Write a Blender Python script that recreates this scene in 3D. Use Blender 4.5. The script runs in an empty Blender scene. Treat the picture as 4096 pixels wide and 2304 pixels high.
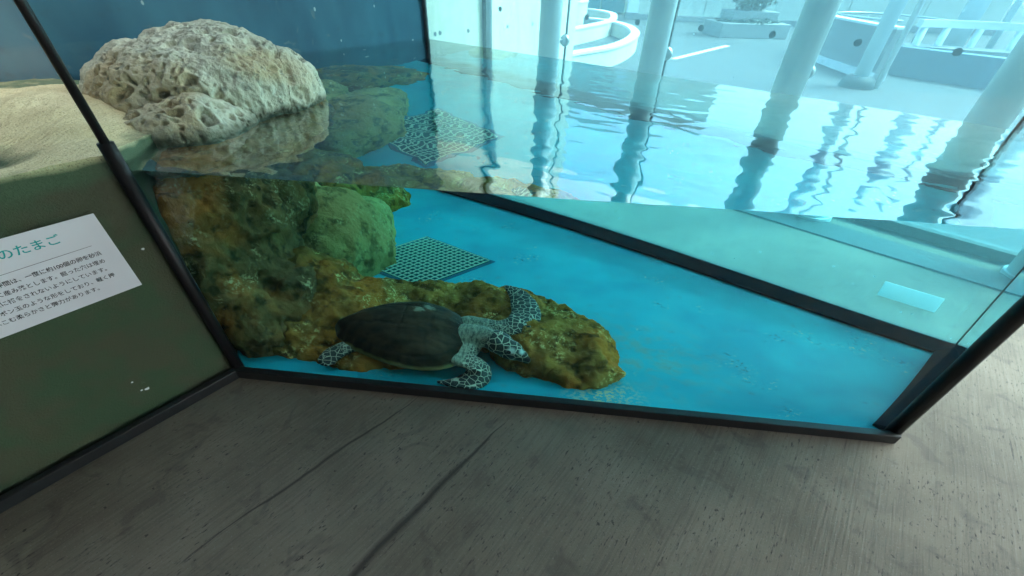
import bpy, bmesh, math, random
from mathutils import Vector, Matrix, noise
random.seed(7)
S = bpy.context.scene
COL = S.collection

# ---------------------------------------------------------------- camera
cam = bpy.data.cameras.new('camera'); cam.lens = 14.238; cam.sensor_width = 36; cam.clip_start = .02; cam.clip_end = 4000
co = bpy.data.objects.new('camera', cam); COL.objects.link(co)
co.matrix_world = Matrix(((.999527, -.030747, 0, 0), (.019070, .619915, -.784437, 0), (.024119, .784066, .620209, 1.4), (0, 0, 0, 1)))
S.camera = co
# ---------------------------------------------------------------- sky, sun, exposure
W = bpy.data.worlds.new('World'); S.world = W; W.use_nodes = True
wn = W.node_tree.nodes; wl = W.node_tree.links
sky = wn.new('ShaderNodeTexSky'); sky.sky_type = 'NISHITA'; sky.sun_disc = False
SUN_EL, SUN_AZ = math.radians(55), math.radians(80)      # azimuth from +Y towards +X
sky.sun_elevation = SUN_EL; sky.sun_rotation = SUN_AZ
sky.air_density = 1.0; sky.dust_density = 7.0; sky.ozone_density = 1.0
bg = wn['Background']; bg.inputs['Strength'].default_value = .15
wl.new(sky.outputs[0], bg.inputs['Color'])
sl = bpy.data.lights.new('sun', 'SUN'); sl.energy = .8; sl.angle = math.radians(18); sl.color = (1, .97, .92)
so = bpy.data.objects.new('sun', sl); COL.objects.link(so)
sd = Vector((math.sin(SUN_AZ) * math.cos(SUN_EL), math.cos(SUN_AZ) * math.cos(SUN_EL), math.sin(SUN_EL)))
so.rotation_euler = sd.to_track_quat('Z', 'Y').to_euler(); so.location = (10, 7, 20)
S.view_settings.view_transform = 'Standard'; S.view_settings.look = 'None'; S.view_settings.gamma = 1
S.view_settings.use_curve_mapping = False
S.view_settings.exposure = 2.97
cy = S.cycles
cy.use_denoising = True
try: cy.denoiser = 'OPENIMAGEDENOISE'
except Exception: pass
cy.max_bounces = 12; cy.transmission_bounces = 10; cy.glossy_bounces = 4; cy.diffuse_bounces = 4; cy.transparent_max_bounces = 24
cy.caustics_refractive = True; cy.caustics_reflective = True; cy.blur_glossy = .3
cy.sample_clamp_indirect = 12.0
cy.use_adaptive_sampling = True; cy.adaptive_threshold = .03

# ---------------------------------------------------------------- node helpers
class NT:
    def __init__(s, name):
        s.m = bpy.data.materials.new(name); s.m.use_nodes = True; s.t = s.m.node_tree; s.t.nodes.clear()
        s.out = s.t.nodes.new('ShaderNodeOutputMaterial')
    def n(s, typ, ins=None, **kw):
        nd = s.t.nodes.new('ShaderNode' + typ)
        for k, v in kw.items(): setattr(nd, k, v)
        for k, v in (ins or {}).items():
            if isinstance(v, bpy.types.NodeSocket): s.t.links.new(v, nd.inputs[k])
            elif hasattr(v, 'outputs'): s.t.links.new(v.outputs[0], nd.inputs[k])
            else: nd.inputs[k].default_value = v
        return nd
    def math(s, op, a, b=0.0, c=0.0, clamp=False):
        return s.n('Math', {0: a, 1: b, 2: c}, operation=op, use_clamp=clamp).outputs[0]
    def ramp(s, fac, stops, interp='LINEAR'):
        r = s.n('ValToRGB', {0: fac}); r.color_ramp.interpolation = interp
        e = r.color_ramp.elements
        while len(e) < len(stops): e.new(.5)
        for el, (p, c) in zip(e, stops):
            el.position = p; el.color = (c, c, c, 1) if isinstance(c, (int, float)) else (*c, 1)
        return r.outputs[0]
    def mix(s, fac, a, b, mode='MIX'):
        m = s.n('Mix', data_type='RGBA', blend_type=mode); 
        for idx, v in ((0, fac), (6, a), (7, b)):
            if isinstance(v, bpy.types.NodeSocket): s.t.links.new(v, m.inputs[idx])
            else: m.inputs[idx].default_value = v if idx == 0 else (*v, 1)
        return m.outputs[2]
    def noise(s, vec, scale, detail=4, rough=.55, dist=0):
        return s.n('TexNoise', {'Vector': vec, 'Scale': scale, 'Detail': min(detail, 2.5), 'Roughness': rough, 'Distortion': dist}).outputs[0]
    def bump(s, h, strength=.5, dist=.01, normal=None):
        i = {'Height': h, 'Strength': strength, 'Distance': dist}
        if normal is not None: i['Normal'] = normal
        return s.n('Bump', i).outputs[0]
    def bsdf(s, color, rough=.8, normal=None, spec=.3, **kw):
        i = {'Base Color': color if isinstance(color, bpy.types.NodeSocket) else (*color, 1), 'Roughness': rough, 'Specular IOR Level': spec}
        if normal is not None: i['Normal'] = normal
        i.update(kw)
        return s.n('BsdfPrincipled', i).outputs[0]
    def done(s, surf, vol=None):
        s.t.links.new(surf, s.out.inputs['Surface'])
        if vol: s.t.links.new(vol, s.out.inputs['Volume'])
        return s.m
def obco(t): return t.n('TexCoord').outputs['Object']
def wpos(t): return t.n('NewGeometry').outputs['Position']

def simple(name, col, rough=.7, nscale=8, var=.15, bump=.15, bd=.004, spec=.3, metal=0.0):
    t = NT(name); p = wpos(t); nz = t.noise(p, nscale, 6, .6)
    c = t.mix(nz, tuple(x * (1 - var) for x in col), tuple(min(1, x * (1 + var)) for x in col))
    return t.done(t.bsdf(c, rough, None, spec, Metallic=metal))

# ---- floor concrete: broomed streaks run along the side pane
def m_floor():
    t = NT('broomed_concrete'); p = wpos(t)
    r = t.n('Mapping', {'Vector': p, 'Rotation': (0, 0, -math.atan2(.778, .628))}).outputs[0]   # x' along streaks
    sx = t.n('SeparateXYZ', {0: r})
    warp = t.noise(r, .8, 2, .5)
    yy = t.math('ADD', sx.outputs[1], t.math('MULTIPLY', warp, .06))
    w2 = t.n('CombineXYZ', {0: t.math('MULTIPLY', sx.outputs[0], .03), 1: yy, 2: 0.0}).outputs[0]
    w3 = t.n('CombineXYZ', {0: t.math('MULTIPLY', sx.outputs[0], .28), 1: yy, 2: 3.0}).outputs[0]
    st = t.noise(w2, 105, 3, .8); st2 = t.noise(w3, 120, 2, .7)
    big = t.noise(p, 1.6, 5, .6); fine = t.noise(p, 150, 2, .75); patch = t.noise(p, 4.2, 4, .7, .5)
    v = t.math('ADD', t.math('MULTIPLY', big, .6), t.math('MULTIPLY', patch, .4))
    c = t.mix(t.ramp(v, ((.34, 0.), (.66, 1.))), (.118, .102, .076), (.218, .192, .146))
    c = t.mix(t.ramp(st, ((.36, .26), (.50, 0.))), c, (.055, .050, .042))
    c = t.mix(t.ramp(st, ((.54, 0.), (.70, .22))), c, (.24, .228, .20))
    ln = t.noise(t.n('CombineXYZ', {0: t.math('MULTIPLY', sx.outputs[0], .05), 1: yy, 2: 7.0}).outputs[0], 60, 1, .5)
    c = t.mix(t.ramp(ln, ((.22, .6), (.26, 0.))), c, (.028, .026, .023))
    c = t.mix(t.math('MULTIPLY', t.ramp(st2, ((.30, .9), (.42, 0.))), t.ramp(patch, ((.40, .1), (.58, 1.)))), c, (.03, .028, .025))
    c = t.mix(t.ramp(fine, ((.60, 0.), (.70, .45))), c, (.28, .268, .24))
    pt = t.noise(p, 42, 2, .6)
    c = t.mix(t.ramp(pt, ((.26, .8), (.32, 0.))), c, (.035, .032, .028))
    c = t.mix(t.ramp(t.noise(p, 7.5, 4, .75, .8), ((.57, 0.), (.66, .4))), c, (.07, .064, .054))
    # long wandering cracks
    for off, slp, x0, x1, wd in CRACKS:
        wob = t.math('MULTIPLY', t.math('SUBTRACT', t.noise(r, 3.2, 3, .6), .5), .05)
        d = t.math('ABSOLUTE', t.math('ADD', t.math('SUBTRACT', t.math('SUBTRACT', sx.outputs[1], off), t.math('MULTIPLY', sx.outputs[0], slp)), wob))
        win = t.math('MULTIPLY', t.n('MapRange', {0: sx.outputs[0], 1: x0, 2: x0 + .25}).outputs[0], t.n('MapRange', {0: sx.outputs[0], 1: x1, 2: x1 - .35}).outputs[0])
        wv = t.math('MULTIPLY', win, wd)
        mk = t.n('MapRange', {0: d, 1: wv, 2: t.math('MULTIPLY', wv, .15), 3: 0.0, 4: .8}).outputs[0]
        c = t.mix(t.math('MULTIPLY', mk, t.math('GREATER_THAN', win, .02)), c, (.022, .021, .02))
    h = t.math('ADD', t.math('MULTIPLY', st, .6), t.math('MULTIPLY', fine, .25))
    return t.done(t.bsdf(c, .72, t.bump(h, .6, .006), .3))
CRACKS = ((.985, -.085, -.22, .62, .009), (.59, .0, -.30, .72, .020))
M_FLOOR = m_floor()

def m_concrete(name, a, b, sc=1.0, bump=.3):
    t = NT(name); p = wpos(t)
    v = t.math('ADD', t.math('MULTIPLY', t.noise(p, 1.2 * sc, 6, .65), .6), t.math('MULTIPLY', t.noise(p, 9 * sc, 5, .6), .4))
    drip = t.n('Mapping', {'Vector': p, 'Scale': (6, 6, .5)}).outputs[0]
    c = t.mix(t.ramp(v, ((.32, 0.), (.68, 1.))), a, b)
    c = t.mix(t.ramp(t.noise(drip, 1.5, 5, .65), ((.5, 0.), (.72, .35))), c, tuple(x * .55 for x in a))
    return t.done(t.bsdf(c, .85, t.bump(t.noise(p, 60, 5, .7), bump, .006), .2))
M_PALE = m_concrete('pale_concrete', (.50, .49, .42), (.65, .63, .53))
M_DRUM = m_concrete('grey_concrete', (.19, .205, .21), (.28, .285, .28))
M_ROOM = m_concrete('room_concrete', (.10, .10, .095), (.15, .15, .14))
M_WHITE = simple('white_paint', (.74, .75, .74), .6, 5, .08, .1)
t_ = NT('milky_plastic'); M_PLATE = t_.done(t_.n('MixShader', {0: .55, 1: t_.bsdf((.8, .84, .84), .5), 2: t_.n('BsdfTranslucent', {'Color': (.9, .95, .95, 1)}).outputs[0]}).outputs[0])
M_PAVE = m_concrete('paving', (.055, .062, .07), (.09, .095, .10), .6)
M_STEEL = simple('painted_steel', (.66, .76, .80), .45, 4, .1, .05, .002, .4)
M_METAL = simple('brushed_metal', (.42, .46, .48), .3, 30, .1, .05, .002, .5, .8)
M_BLACK = simple('black_sealant', (.012, .013, .014), .5, 30, .3, .2, .002, .4)
M_RAIL = simple('dark_rail', (.016, .02, .021), .42, 40, .35, .25, .002, .45)
t_ = NT('matt_dark_sill'); M_SILL = t_.done(t_.bsdf((.010, .028, .042), 1.0, None, 0.0))
M_SEAL = simple('grey_sealant', (.06, .075, .08), .6, 40, .3, .2, .002)
M_DOT = simple('dark_sticker', (.10, .14, .17), .6, 30, .2, .05)

def glass(name, tint, refl=1.0, dust_haze=.0, speck=0.0, sscale=9.0):
    t = NT(name)
    f = t.n('LayerWeight', {'Blend': .5}).outputs['Facing']
    fr = t.math('MULTIPLY', t.math('ADD', t.math('MULTIPLY', t.math('POWER', f, 5.0), .96), .04), refl)
    tr = t.n('BsdfTransparent', {'Color': (*tint, 1)}).outputs[0]
    gl = t.n('BsdfGlossy', {'Roughness': .0}).outputs[0]
    sh = t.n('MixShader', {0: fr, 1: tr, 2: gl}).outputs[0]
    if dust_haze or speck:
        p = wpos(t); fac = None
        df = t.n('BsdfDiffuse', {'Color': (.56, .82, .95, 1)}).outputs[0]  # blue-tinted veil: dirt on the glass plus haze painted over the view
        tl = t.n('BsdfTranslucent', {'Color': (.56, .82, .95, 1)}).outputs[0]
        dd = t.n('MixShader', {0: .5, 1: df, 2: tl}).outputs[0]
        fac = dust_haze
        if speck:
            v = t.n('TexVoronoi', {'Vector': p, 'Scale': sscale, 'Randomness': 1.0})
            rs = t.n('SeparateColor', {0: v.outputs['Color']}).outputs[0]
            rad = t.math('MULTIPLY', t.math('POWER', rs, 4.0), speck)
            fac = t.math('ADD', fac, t.math('MULTIPLY', t.math('LESS_THAN', v.outputs['Distance'], rad), .5), clamp=True)
        sh = t.n('MixShader', {0: fac, 1: sh, 2: dd}).outputs[0]
    return t.done(sh)
M_FRONT = glass('front_glass', (.91, .985, .955), .6, .004)
M_BACK = glass('back_glass', (.765, .94, .98), .9, .12, .10, 22.0)
M_FACADE = glass('facade_glass', (.79, .93, .97), .7, .045)

def m_water():
    t = NT('tank_water')
    g = t.n('BsdfGlass', {'Color': (1, 1, 1, 1), 'Roughness': 0.0, 'IOR': 1.333}).outputs[0]
    v = t.n('VolumeAbsorption', {'Color': (.30, .90, .92, 1), 'Density': .8}).outputs[0]
    f = t.n('LayerWeight', {'Blend': .5}).outputs['Facing']           # mirror share added on top of the glass to strengthen reflections, open top only
    nz = t.n('SeparateXYZ', {0: t.n('NewGeometry').outputs['True Normal']}).outputs[2]
    fc = t.math('MULTIPLY', t.math('MULTIPLY', t.math('POWER', f, 1.2), .38), t.math('GREATER_THAN', nz, .5))
    gl = t.n('BsdfGlossy', {'Roughness': 0.0}).outputs[0]
    return t.done(t.n('MixShader', {0: fc, 1: g, 2: gl}).outputs[0], v)
M_WATER = m_water()
def m_sea():
    t = NT('sea_water'); p = wpos(t)
    b = t.bump(t.noise(p, .8, 6, .6), .4, .3)
    return t.done(t.bsdf((.05, .12, .15), .25, b, .5))
def m_basin():
    t = NT('blue_basin_paint'); p = wpos(t)
    n1 = t.noise(p, 2.2, 5, .6); n2 = t.noise(p, 14, 6, .7)
    c = t.mix(t.ramp(n1, ((.35, 0.), (.7, 1.))), (.004, .32, .43), (.012, .47, .57))
    c = t.mix(t.ramp(n2, ((.6, 0.), (.75, .35))), c, (.10, .20, .20))
    sp = t.noise(p, 45, 4, .7); pm = t.ramp(t.noise(p, 3.1, 3, .6), ((.58, 0.), (.68, 1.)))
    c = t.mix(t.math('MULTIPLY', t.ramp(sp, ((.58, 0.), (.64, .8))), pm), c, (.03, .10, .12))
    c = t.mix(t.math('MULTIPLY', t.ramp(sp, ((.34, .8), (.40, 0.))), pm), c, (.5, .48, .3))
    dd = t.n('VectorMath', {0: p, 1: (.62, 1.45, .0)}, operation='DISTANCE').outputs['Value']
    sed = t.math('MULTIPLY', t.n('MapRange', {0: dd, 1: .55, 2: .1}).outputs[0], t.ramp(t.noise(p, 9, 4, .75), ((.45, 0.), (.65, 1.))))
    c = t.mix(t.math('MULTIPLY', sed, .4), c, (.30, .24, .10))
    d2 = t.n('VectorMath', {0: p, 1: (.40, 1.08, .0)}, operation='DISTANCE').outputs['Value']
    s2 = t.math('MULTIPLY', t.n('MapRange', {0: d2, 1: .2, 2: .04}).outputs[0], t.ramp(sp, ((.50, 0.), (.56, 1.))))
    c = t.mix(s2, c, (.55, .50, .32))
    return t.done(t.bsdf(c, .6, t.bump(n2, .15, .004), .3))
def m_bluewall():
    t = NT('navy_wall_paint'); p = wpos(t)
    n1 = t.noise(t.n('Mapping', {'Vector': p, 'Scale': (1, 1, .35)}).outputs[0], 3, 6, .65)
    c = t.mix(t.ramp(n1, ((.35, 0.), (.68, 1.))), (.026, .10, .16), (.055, .17, .24))
    c = t.mix(t.ramp(t.noise(p, 16, 5, .7), ((.58, 0.), (.72, .3))), c, (.05, .09, .11))
    v = t.n('TexVoronoi', {'Vector': t.n('Mapping', {'Vector': p, 'Scale': (1, 1, .6)}).outputs[0], 'Scale': 10.0})
    rs = t.n('SeparateColor', {0: v.outputs['Color']}).outputs[0]
    c = t.mix(t.math('MULTIPLY', t.math('LESS_THAN', v.outputs['Distance'], t.math('MULTIPLY', t.math('POWER', rs, 5.0), .16)), .8), c, (.5, .55, .55))
    c = t.mix(t.ramp(t.noise(p, 5.5, 7, .75, .8), ((.64, 0.), (.70, .55))), c, (.17, .20, .21))
    return t.done(t.bsdf(c, .5, t.bump(n1, .2, .01), .4))
def m_sand():
    t = NT('beach_sand'); p = wpos(t); z = t.n('SeparateXYZ', {0: p}).outputs[2]
    f = t.noise(p, 170, 4, .8); m = t.noise(p, 5, 5, .6)
    c = t.mix(t.ramp(m, ((.3, 0.), (.7, 1.))), (.68, .53, .30), (.86, .70, .44))
    c = t.mix(t.ramp(f, ((.36, .6), (.44, 0.))), c, (.14, .10, .06))
    c = t.mix(t.ramp(f, ((.6, 0.), (.68, .6))), c, (.75, .70, .56))
    # algae band where sand is pressed on the glass, buried damp sand below
    zz = t.math('ADD', z, t.math('MULTIPLY', t.math('SUBTRACT', t.noise(p, 6, 5, .6), .5), .05))
    alg = t.mix(f, (.065, .095, .06), (.14, .18, .11))
    c = t.mix(t.ramp(t.n('MapRange', {0: zz, 1: .945, 2: .925}).outputs[0], ((0, 0.), (1, 1.))), c, alg)
    damp = t.mix(t.ramp(t.noise(p, 6.0, 5, .7), ((.40, 0.), (.60, 1.))), (.115, .102, .068), (.085, .112, .068))
    damp = t.mix(t.ramp(f, ((.6, 0.), (.72, .4))), damp, (.16, .17, .11))
    c = t.mix(t.n('MapRange', {0: zz, 1: .895, 2: .865}).outputs[0], c, damp)
    return t.done(t.bsdf(c, .95, t.bump(f, .6, .006), .1))
def m_lime():
    t = NT('pitted_limestone'); p = wpos(t)
    pit = t.n('Attribute', attribute_name='pit').outputs['Fac']
    n1 = t.noise(p, 3.2, 5, .6); n2 = t.noise(p, 26, 6, .72); n3 = t.noise(p, 110, 4, .75)
    c = t.mix(t.ramp(n1, ((.35, 0.), (.65, 1.))), (.56, .52, .40), (.76, .70, .54))
    c = t.mix(t.ramp(t.noise(p, 2.3, 4, .6, .5), ((.53, 0.), (.66, .65))), c, (.55, .38, .20))
    c = t.mix(t.ramp(n2, ((.34, .55), (.46, 0.))), c, (.24, .235, .20))
    c = t.mix(t.ramp(pit, ((.1, .9), (.6, 0.))), c, (.10, .105, .095))  # pits coloured darker: algae tone plus painted-in recess shade
    c = t.mix(t.ramp(n3, ((.6, 0.), (.7, .5))), c, (.80, .79, .70))
    z = t.n('SeparateXYZ', {0: p}).outputs[2]
    wet = t.n('MapRange', {0: t.math('ADD', z, t.math('MULTIPLY', t.math('SUBTRACT', n1, .5), .09)), 1: .935, 2: .905}).outputs[0]
    c = t.mix(t.math('MULTIPLY', wet, .8), c, (.10, .105, .075))
    h = t.math('ADD', t.math('MULTIPLY', n2, .7), t.math('MULTIPLY', n3, .35))
    return t.done(t.bsdf(c, .9, t.bump(h, .9, .014), .15))
def m_reef(name, dark, mid, warm, light, wamt=.5):
    t = NT(name); p = wpos(t)
    n1 = t.noise(p, 3.5, 5, .62); n2 = t.noise(p, 12, 6, .7); n3 = t.noise(p, 55, 5, .75); n4 = t.noise(p, 2.4, 4, .6, .7)
    c = t.mix(t.ramp(n1, ((.32, 0.), (.66, 1.))), dark, mid)
    c = t.mix(t.math('MULTIPLY', t.ramp(n4, ((.46, 0.), (.62, 1.))), wamt), c, warm)
    c = t.mix(t.ramp(n2, ((.36, .75), (.48, 0.))), c, tuple(x * .35 for x in dark))
    lm = t.math('MULTIPLY', t.ramp(n3, ((.52, 0.), (.62, 1.))), t.ramp(t.noise(p, 6.5, 5, .65), ((.50, 0.), (.63, .8))))
    c = t.mix(lm, c, light)
    h = t.math('ADD', t.math('MULTIPLY', n2, .7), t.math('MULTIPLY', n3, .4))
    return t.done(t.bsdf(c, .9, t.bump(h, .9, .02), .04))
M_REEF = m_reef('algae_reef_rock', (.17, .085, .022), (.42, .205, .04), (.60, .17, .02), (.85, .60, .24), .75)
M_DARKREEF = m_reef('dark_reef_rock', (.12, .080, .035), (.29, .155, .05), (.62, .18, .03), (.60, .42, .22), .65)  # darker browns for the rock mass under the boulder
M_GREEN = m_reef('green_algae_rock', (.46, .28, .10), (.68, .41, .14), (.52, .25, .09), (.72, .48, .2), .6)
M_BASIN = m_basin(); M_BLUE = m_bluewall(); M_SAND = m_sand(); M_LIME = m_lime()

# ---------------------------------------------------------------- mesh helpers
def tag(o, label=None, cat=None, group=None, kind=None):
    if label: o['label'] = label
    if cat: o['category'] = cat
    if group: o['group'] = group
    if kind: o['kind'] = kind
    return o
def link(name, me, mat=None, parent=None, smooth=False):
    o = bpy.data.objects.new(name, me); COL.objects.link(o)
    if mat and not me.materials: me.materials.append(mat)
    if parent: o.parent = parent
    if smooth:
        for p in me.polygons: p.use_smooth = True
    return o
def mk(name, v, f, mat, parent=None, smooth=False, org=None):
    """mesh from world coordinates; parents are unrotated empties, so child coordinates are relative to them"""
    base = Vector(parent_loc(parent)) if parent else (Vector(org) if org else Vector((0, 0, 0)))
    me = bpy.data.meshes.new(name); me.from_pydata([tuple(Vector(p) - base) for p in v], [], f); me.update()
    o = link(name, me, mat, parent, smooth)
    if org and not parent: o.location = org
    return o
def parent_loc(p):
    l = Vector(p.location)
    while p.parent: p = p.parent; l += Vector(p.location)
    return l
def empty(name, loc, label, cat, group=None):
    o = bpy.data.objects.new(name, None); COL.objects.link(o); o.location = loc; o.empty_display_size = .1
    return tag(o, label, cat, group)
def prism(poly, z0, z1):
    n = len(poly); v = [(x, y, z0) for x, y in poly] + [(x, y, z1) for x, y in poly]
    f = [tuple(range(n))[::-1], tuple(range(n, 2 * n))] + [(i, (i + 1) % n, n + (i + 1) % n, n + i) for i in range(n)]
    return v, f
def pbox(name, poly, z0, z1, mat, parent=None, org=None, bevel=0):
    v, f = prism(poly, z0, z1)
    o = mk(name, v, f, mat, parent, org=org)
    if bevel:
        bm = bmesh.new(); bm.from_mesh(o.data); bmesh.ops.bevel(bm, geom=bm.edges[:], offset=bevel, segments=2, affect='EDGES', profile=.5)
        bm.to_mesh(o.data); bm.free()
    return o
def V2(a): return Vector((a[0], a[1]))
def strip(a, b, d0, d1):
    """rectangle along a->b between offsets d0, d1 to the left of the direction"""
    a, b = V2(a), V2(b); u = (b - a).normalized(); n = Vector((-u.y, u.x))
    return [tuple(a + n * d0), tuple(b + n * d0), tuple(b + n * d1), tuple(a + n * d1)]
def tube(pts, r, seg=12, cap=True):
    pts = [Vector(p) for p in pts]; n = len(pts); rs = r if isinstance(r, (list, tuple)) else [r] * n
    v = []; f = []; ref = Vector((0, 0, 1))
    d0 = (pts[1] - pts[0]).normalized()
    if abs(d0.z) > .9: ref = Vector((1, 0, 0))
    for i, p in enumerate(pts):
        d = (pts[min(i + 1, n - 1)] - pts[max(i - 1, 0)]).normalized()
        x = d.cross(ref).normalized(); y = x.cross(d).normalized()
        for k in range(seg):
            a = 2 * math.pi * k / seg; v.append(tuple(p + (x * math.cos(a) + y * math.sin(a)) * rs[i]))
    for i in range(n - 1):
        for k in range(seg):
            f.append((i * seg + k, i * seg + (k + 1) % seg, (i + 1) * seg + (k + 1) % seg, (i + 1) * seg + k))
    if cap: f += [tuple(range(seg))[::-1], tuple((n - 1) * seg + k for k in range(seg))]
    return v, f
def catmull(pts, sub=8):
    pts = [Vector(p) for p in pts]; out = []
    P = [pts[0] * 2 - pts[1]] + pts + [pts[-1] * 2 - pts[-2]]
    for i in range(1, len(P) - 2):
        for k in range(sub):
            t = k / sub; a, b, c, d = P[i - 1:i + 3]
            out.append(.5 * ((2 * b) + (c - a) * t + (2 * a - 5 * b + 4 * c - d) * t * t + (3 * b - 3 * c + d - a) * t ** 3))
    return out + [pts[-1]]
def join(vf):
    v = []; f = []
    for a, b in vf:
        o = len(v); v += list(a); f += [tuple(i + o for i in q) for q in b]
    return v, f
def wallpath(pts, th, z0, z1, sub=8):
    c = catmull([Vector((p[0], p[1], 0)) for p in pts], sub); L = []; R = []
    for i, p in enumerate(c):
        d = (c[min(i + 1, len(c) - 1)] - c[max(i - 1, 0)]).normalized(); n = Vector((-d.y, d.x, 0)); L.append(p + n * th / 2); R.append(p - n * th / 2)
    v = []; f = []
    for a, b in zip(L, R): v += [(a.x, a.y, z0), (a.x, a.y, z1), (b.x, b.y, z1), (b.x, b.y, z0)]
    n = len(c)
    for i in range(n - 1):
        for k in range(4): f.append((i * 4 + k, (i + 1) * 4 + k, (i + 1) * 4 + (k + 1) % 4, i * 4 + (k + 1) % 4))
    f += [(0, 1, 2, 3), ((n - 1) * 4 + 3, (n - 1) * 4 + 2, (n - 1) * 4 + 1, (n - 1) * 4)]
    return v, f
def ob(cx, cy_, wx, wy, rz):
    c, s = math.cos(rz), math.sin(rz); return [(cx + c * x - s * y, cy_ + s * x + c * y) for x, y in ((-wx, -wy), (wx, -wy), (wx, wy), (-wx, wy))]
def inset(poly, ds):
    """convex ccw polygon moved inwards edge by edge"""
    n = len(poly); L = []
    for i in range(n):
        a, b = V2(poly[i]), V2(poly[(i + 1) % n]); u = (b - a).normalized(); nn = Vector((-u.y, u.x)); L.append((a + nn * ds[i], u))
    out = []
    for i in range(n):
        (p, u), (q, w) = L[i - 1], L[i]; den = u.x * w.y - u.y * w.x; t = ((q.x - p.x) * w.y - (q.y - p.y) * w.x) / den
        out.append((p.x + u.x * t, p.y + u.y * t))
    return out

# ---------------------------------------------------------------- key points of the place
P1 = (-1.16, 1.124); P2 = (1.492, .907); P3 = (2.19, 1.85); P4 = (-.80, 4.106)
LU = Vector((-.628, -.778)); TU = Vector((-.778, .628))          # along the side pane towards the viewer; from it towards the navy wall
W1 = tuple(V2(P4) + LU * 2.42); WL = tuple(V2(P4) + LU * 5.2)
L2 = tuple(V2(P1) + LU * 2.6)
ZW = .9; BZ = .006
BU = Vector((-.7983, .6023)); BN = Vector((.6023, .7983))
def fac(s, k): p = (V2(P3) + BU * s) * k; return p

# ---------------------------------------------------------------- setting
def rect(x0, x1, y0, y1): return [(x0, y0), (x1, y0), (x1, y1), (x0, y1)]
def sheet(name, poly, z, mat):
    o = mk(name, [(x, y, z) for x, y in poly], [tuple(range(len(poly)))], mat); return tag(o, kind='structure')
FA, FB = fac(-6, 1.42), fac(5, 1.42)
ground = sheet('ground', rect(-60, 60, -30, 42), -.012, M_PAVE)
floor_poly = [(-7, -6), (7.5, -6), tuple(FA), tuple(FB), (-7, FB.y)]
floor = sheet('floor', floor_poly, 0, M_FLOOR)
sea = sheet('sea', rect(-1800, 1800, 42, 3500), -2.5, m_sea())
# room behind the viewer: roof slab and rear walls that keep the viewer's side dim
RZ = [prism(q, 3.7, 3.95) for q in ([(-7, -6), (-2.7, -6), (-2.7, 7.13), (-7, 9.3)], [(-2.699, -6), (-1.001, -6), (-1.001, 1.0), (-2.699, 1.0)], [(-2.699, 2.7), (-1.001, 2.7), (-1.001, 5.94), (-2.699, 7.13)], [(-1, -6), (6.6, -6), (6.6, .30), (-1, 5.94)])]
roof = tag(mk('roof', *join(RZ), M_ROOM), kind='structure')      # slab with a roof-light opening over the boulder
tag(pbox('room_wall', rect(-7.2, 7.4, -6.2, -6.0), 0, 3.69, M_ROOM), 'plain grey concrete wall behind the viewer', 'wall')
tag(pbox('room_wall', rect(-7.2, -7.0, -5.998, 8.9), 0, 3.69, M_ROOM), 'plain grey concrete side wall left of the viewer', 'wall')

# ---------------------------------------------------------------- tank
TK = empty('turtle_tank', (0, 2, 0), 'large glass turtle tank with black bottom rails and blue basin floor', 'aquarium')
TP = [P1, P2, P3, P4, W1]
basin = inset(TP, [.012, .012, .012, -.005, 0])
mk('basin_floor', [(x, y, BZ) for x, y in basin], [tuple(range(5))], M_BASIN, TK)
GH = 1.75; th = .02
pbox('pane', strip(P1, P2, .0, th), .012, GH, M_FRONT, TK)['label'] = 'front glass pane'
pbox('pane', strip(L2, P1, 0, th), .012, GH, M_FRONT, TK)['label'] = 'side glass pane against the sand'
pbox('pane', strip(P2, P3, 0, th), .012, GH, M_BACK, TK)['label'] = 'short glass pane at the right end'
pbox('pane', strip(P3, P4, 0, th), .012, GH, M_BACK, TK)['label'] = 'rear glass pane towards the plaza'
def rail(a, b, e0, e1, d0, d1, z0, z1, mat, name='bottom_rail', bev=.003):
    a, b = V2(a), V2(b); u = (b - a).normalized()
    return pbox(name, strip(a - u * e0, b + u * e1, d0, d1), z0, z1, mat, TK, bevel=bev)
rail(P1, P2, .0, .0, -.030, -.001, 0, .046, M_RAIL)
rail(L2, P1, .0, .014, -.028, -.001, 0, .0455, M_RAIL)
rail(P2, P3, .0, .0, -.022, -.001, 0, .03, M_RAIL)
rail(P3, P4, .0, .0, -.022, -.001, 0, .03, M_RAIL)
# corner seals
def seal(p, dx, dy, r, z0, z1, mat=M_BLACK):
    v, f = tube([(p[0] + dx, p[1] + dy, z0), (p[0] + dx, p[1] + dy, z1)], r, 10); return mk('corner_seal', v, f, mat, TK, True)
seal(P1, .0, .004, .020, .0, .985); seal(P1, 0, .004, .0115, .9852, GH)
seal(P2, -.004, .006, .024, 0, GH)
seal(P3, -.02, -.004, .012, .02, GH, M_SEAL)
seal(P4, .0, -.02, .018, .02, GH, M_SEAL)
# dark sloping sill inside the rear and right panes
def sill(a, b, w, h, c0, c1):
    a, b = V2(a), V2(b); u = (b - a).normalized(); n = Vector((-u.y, u.x))
    A, B = a + n * .022, b + n * .022; C, D = b + n * w + u * c1, a + n * w + u * c0
    v = [(A.x, A.y, BZ), (B.x, B.y, BZ), (C.x, C.y, BZ + .002), (D.x, D.y, BZ + .002), (A.x, A.y, h), (B.x, B.y, h), (C.x, C.y, BZ + .014), (D.x, D.y, BZ + .014)]
    return mk('sill', v, [(3, 2, 1, 0), (4, 5, 6, 7), (0, 1, 5, 4), (1, 2, 6, 5), (2, 3, 7, 6), (3, 0, 4, 7)], M_SILL, TK)
sill(P3, P4, .135, .045, .08, 0); sill(P2, P3, .075, .04, .03, -.02)
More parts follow.
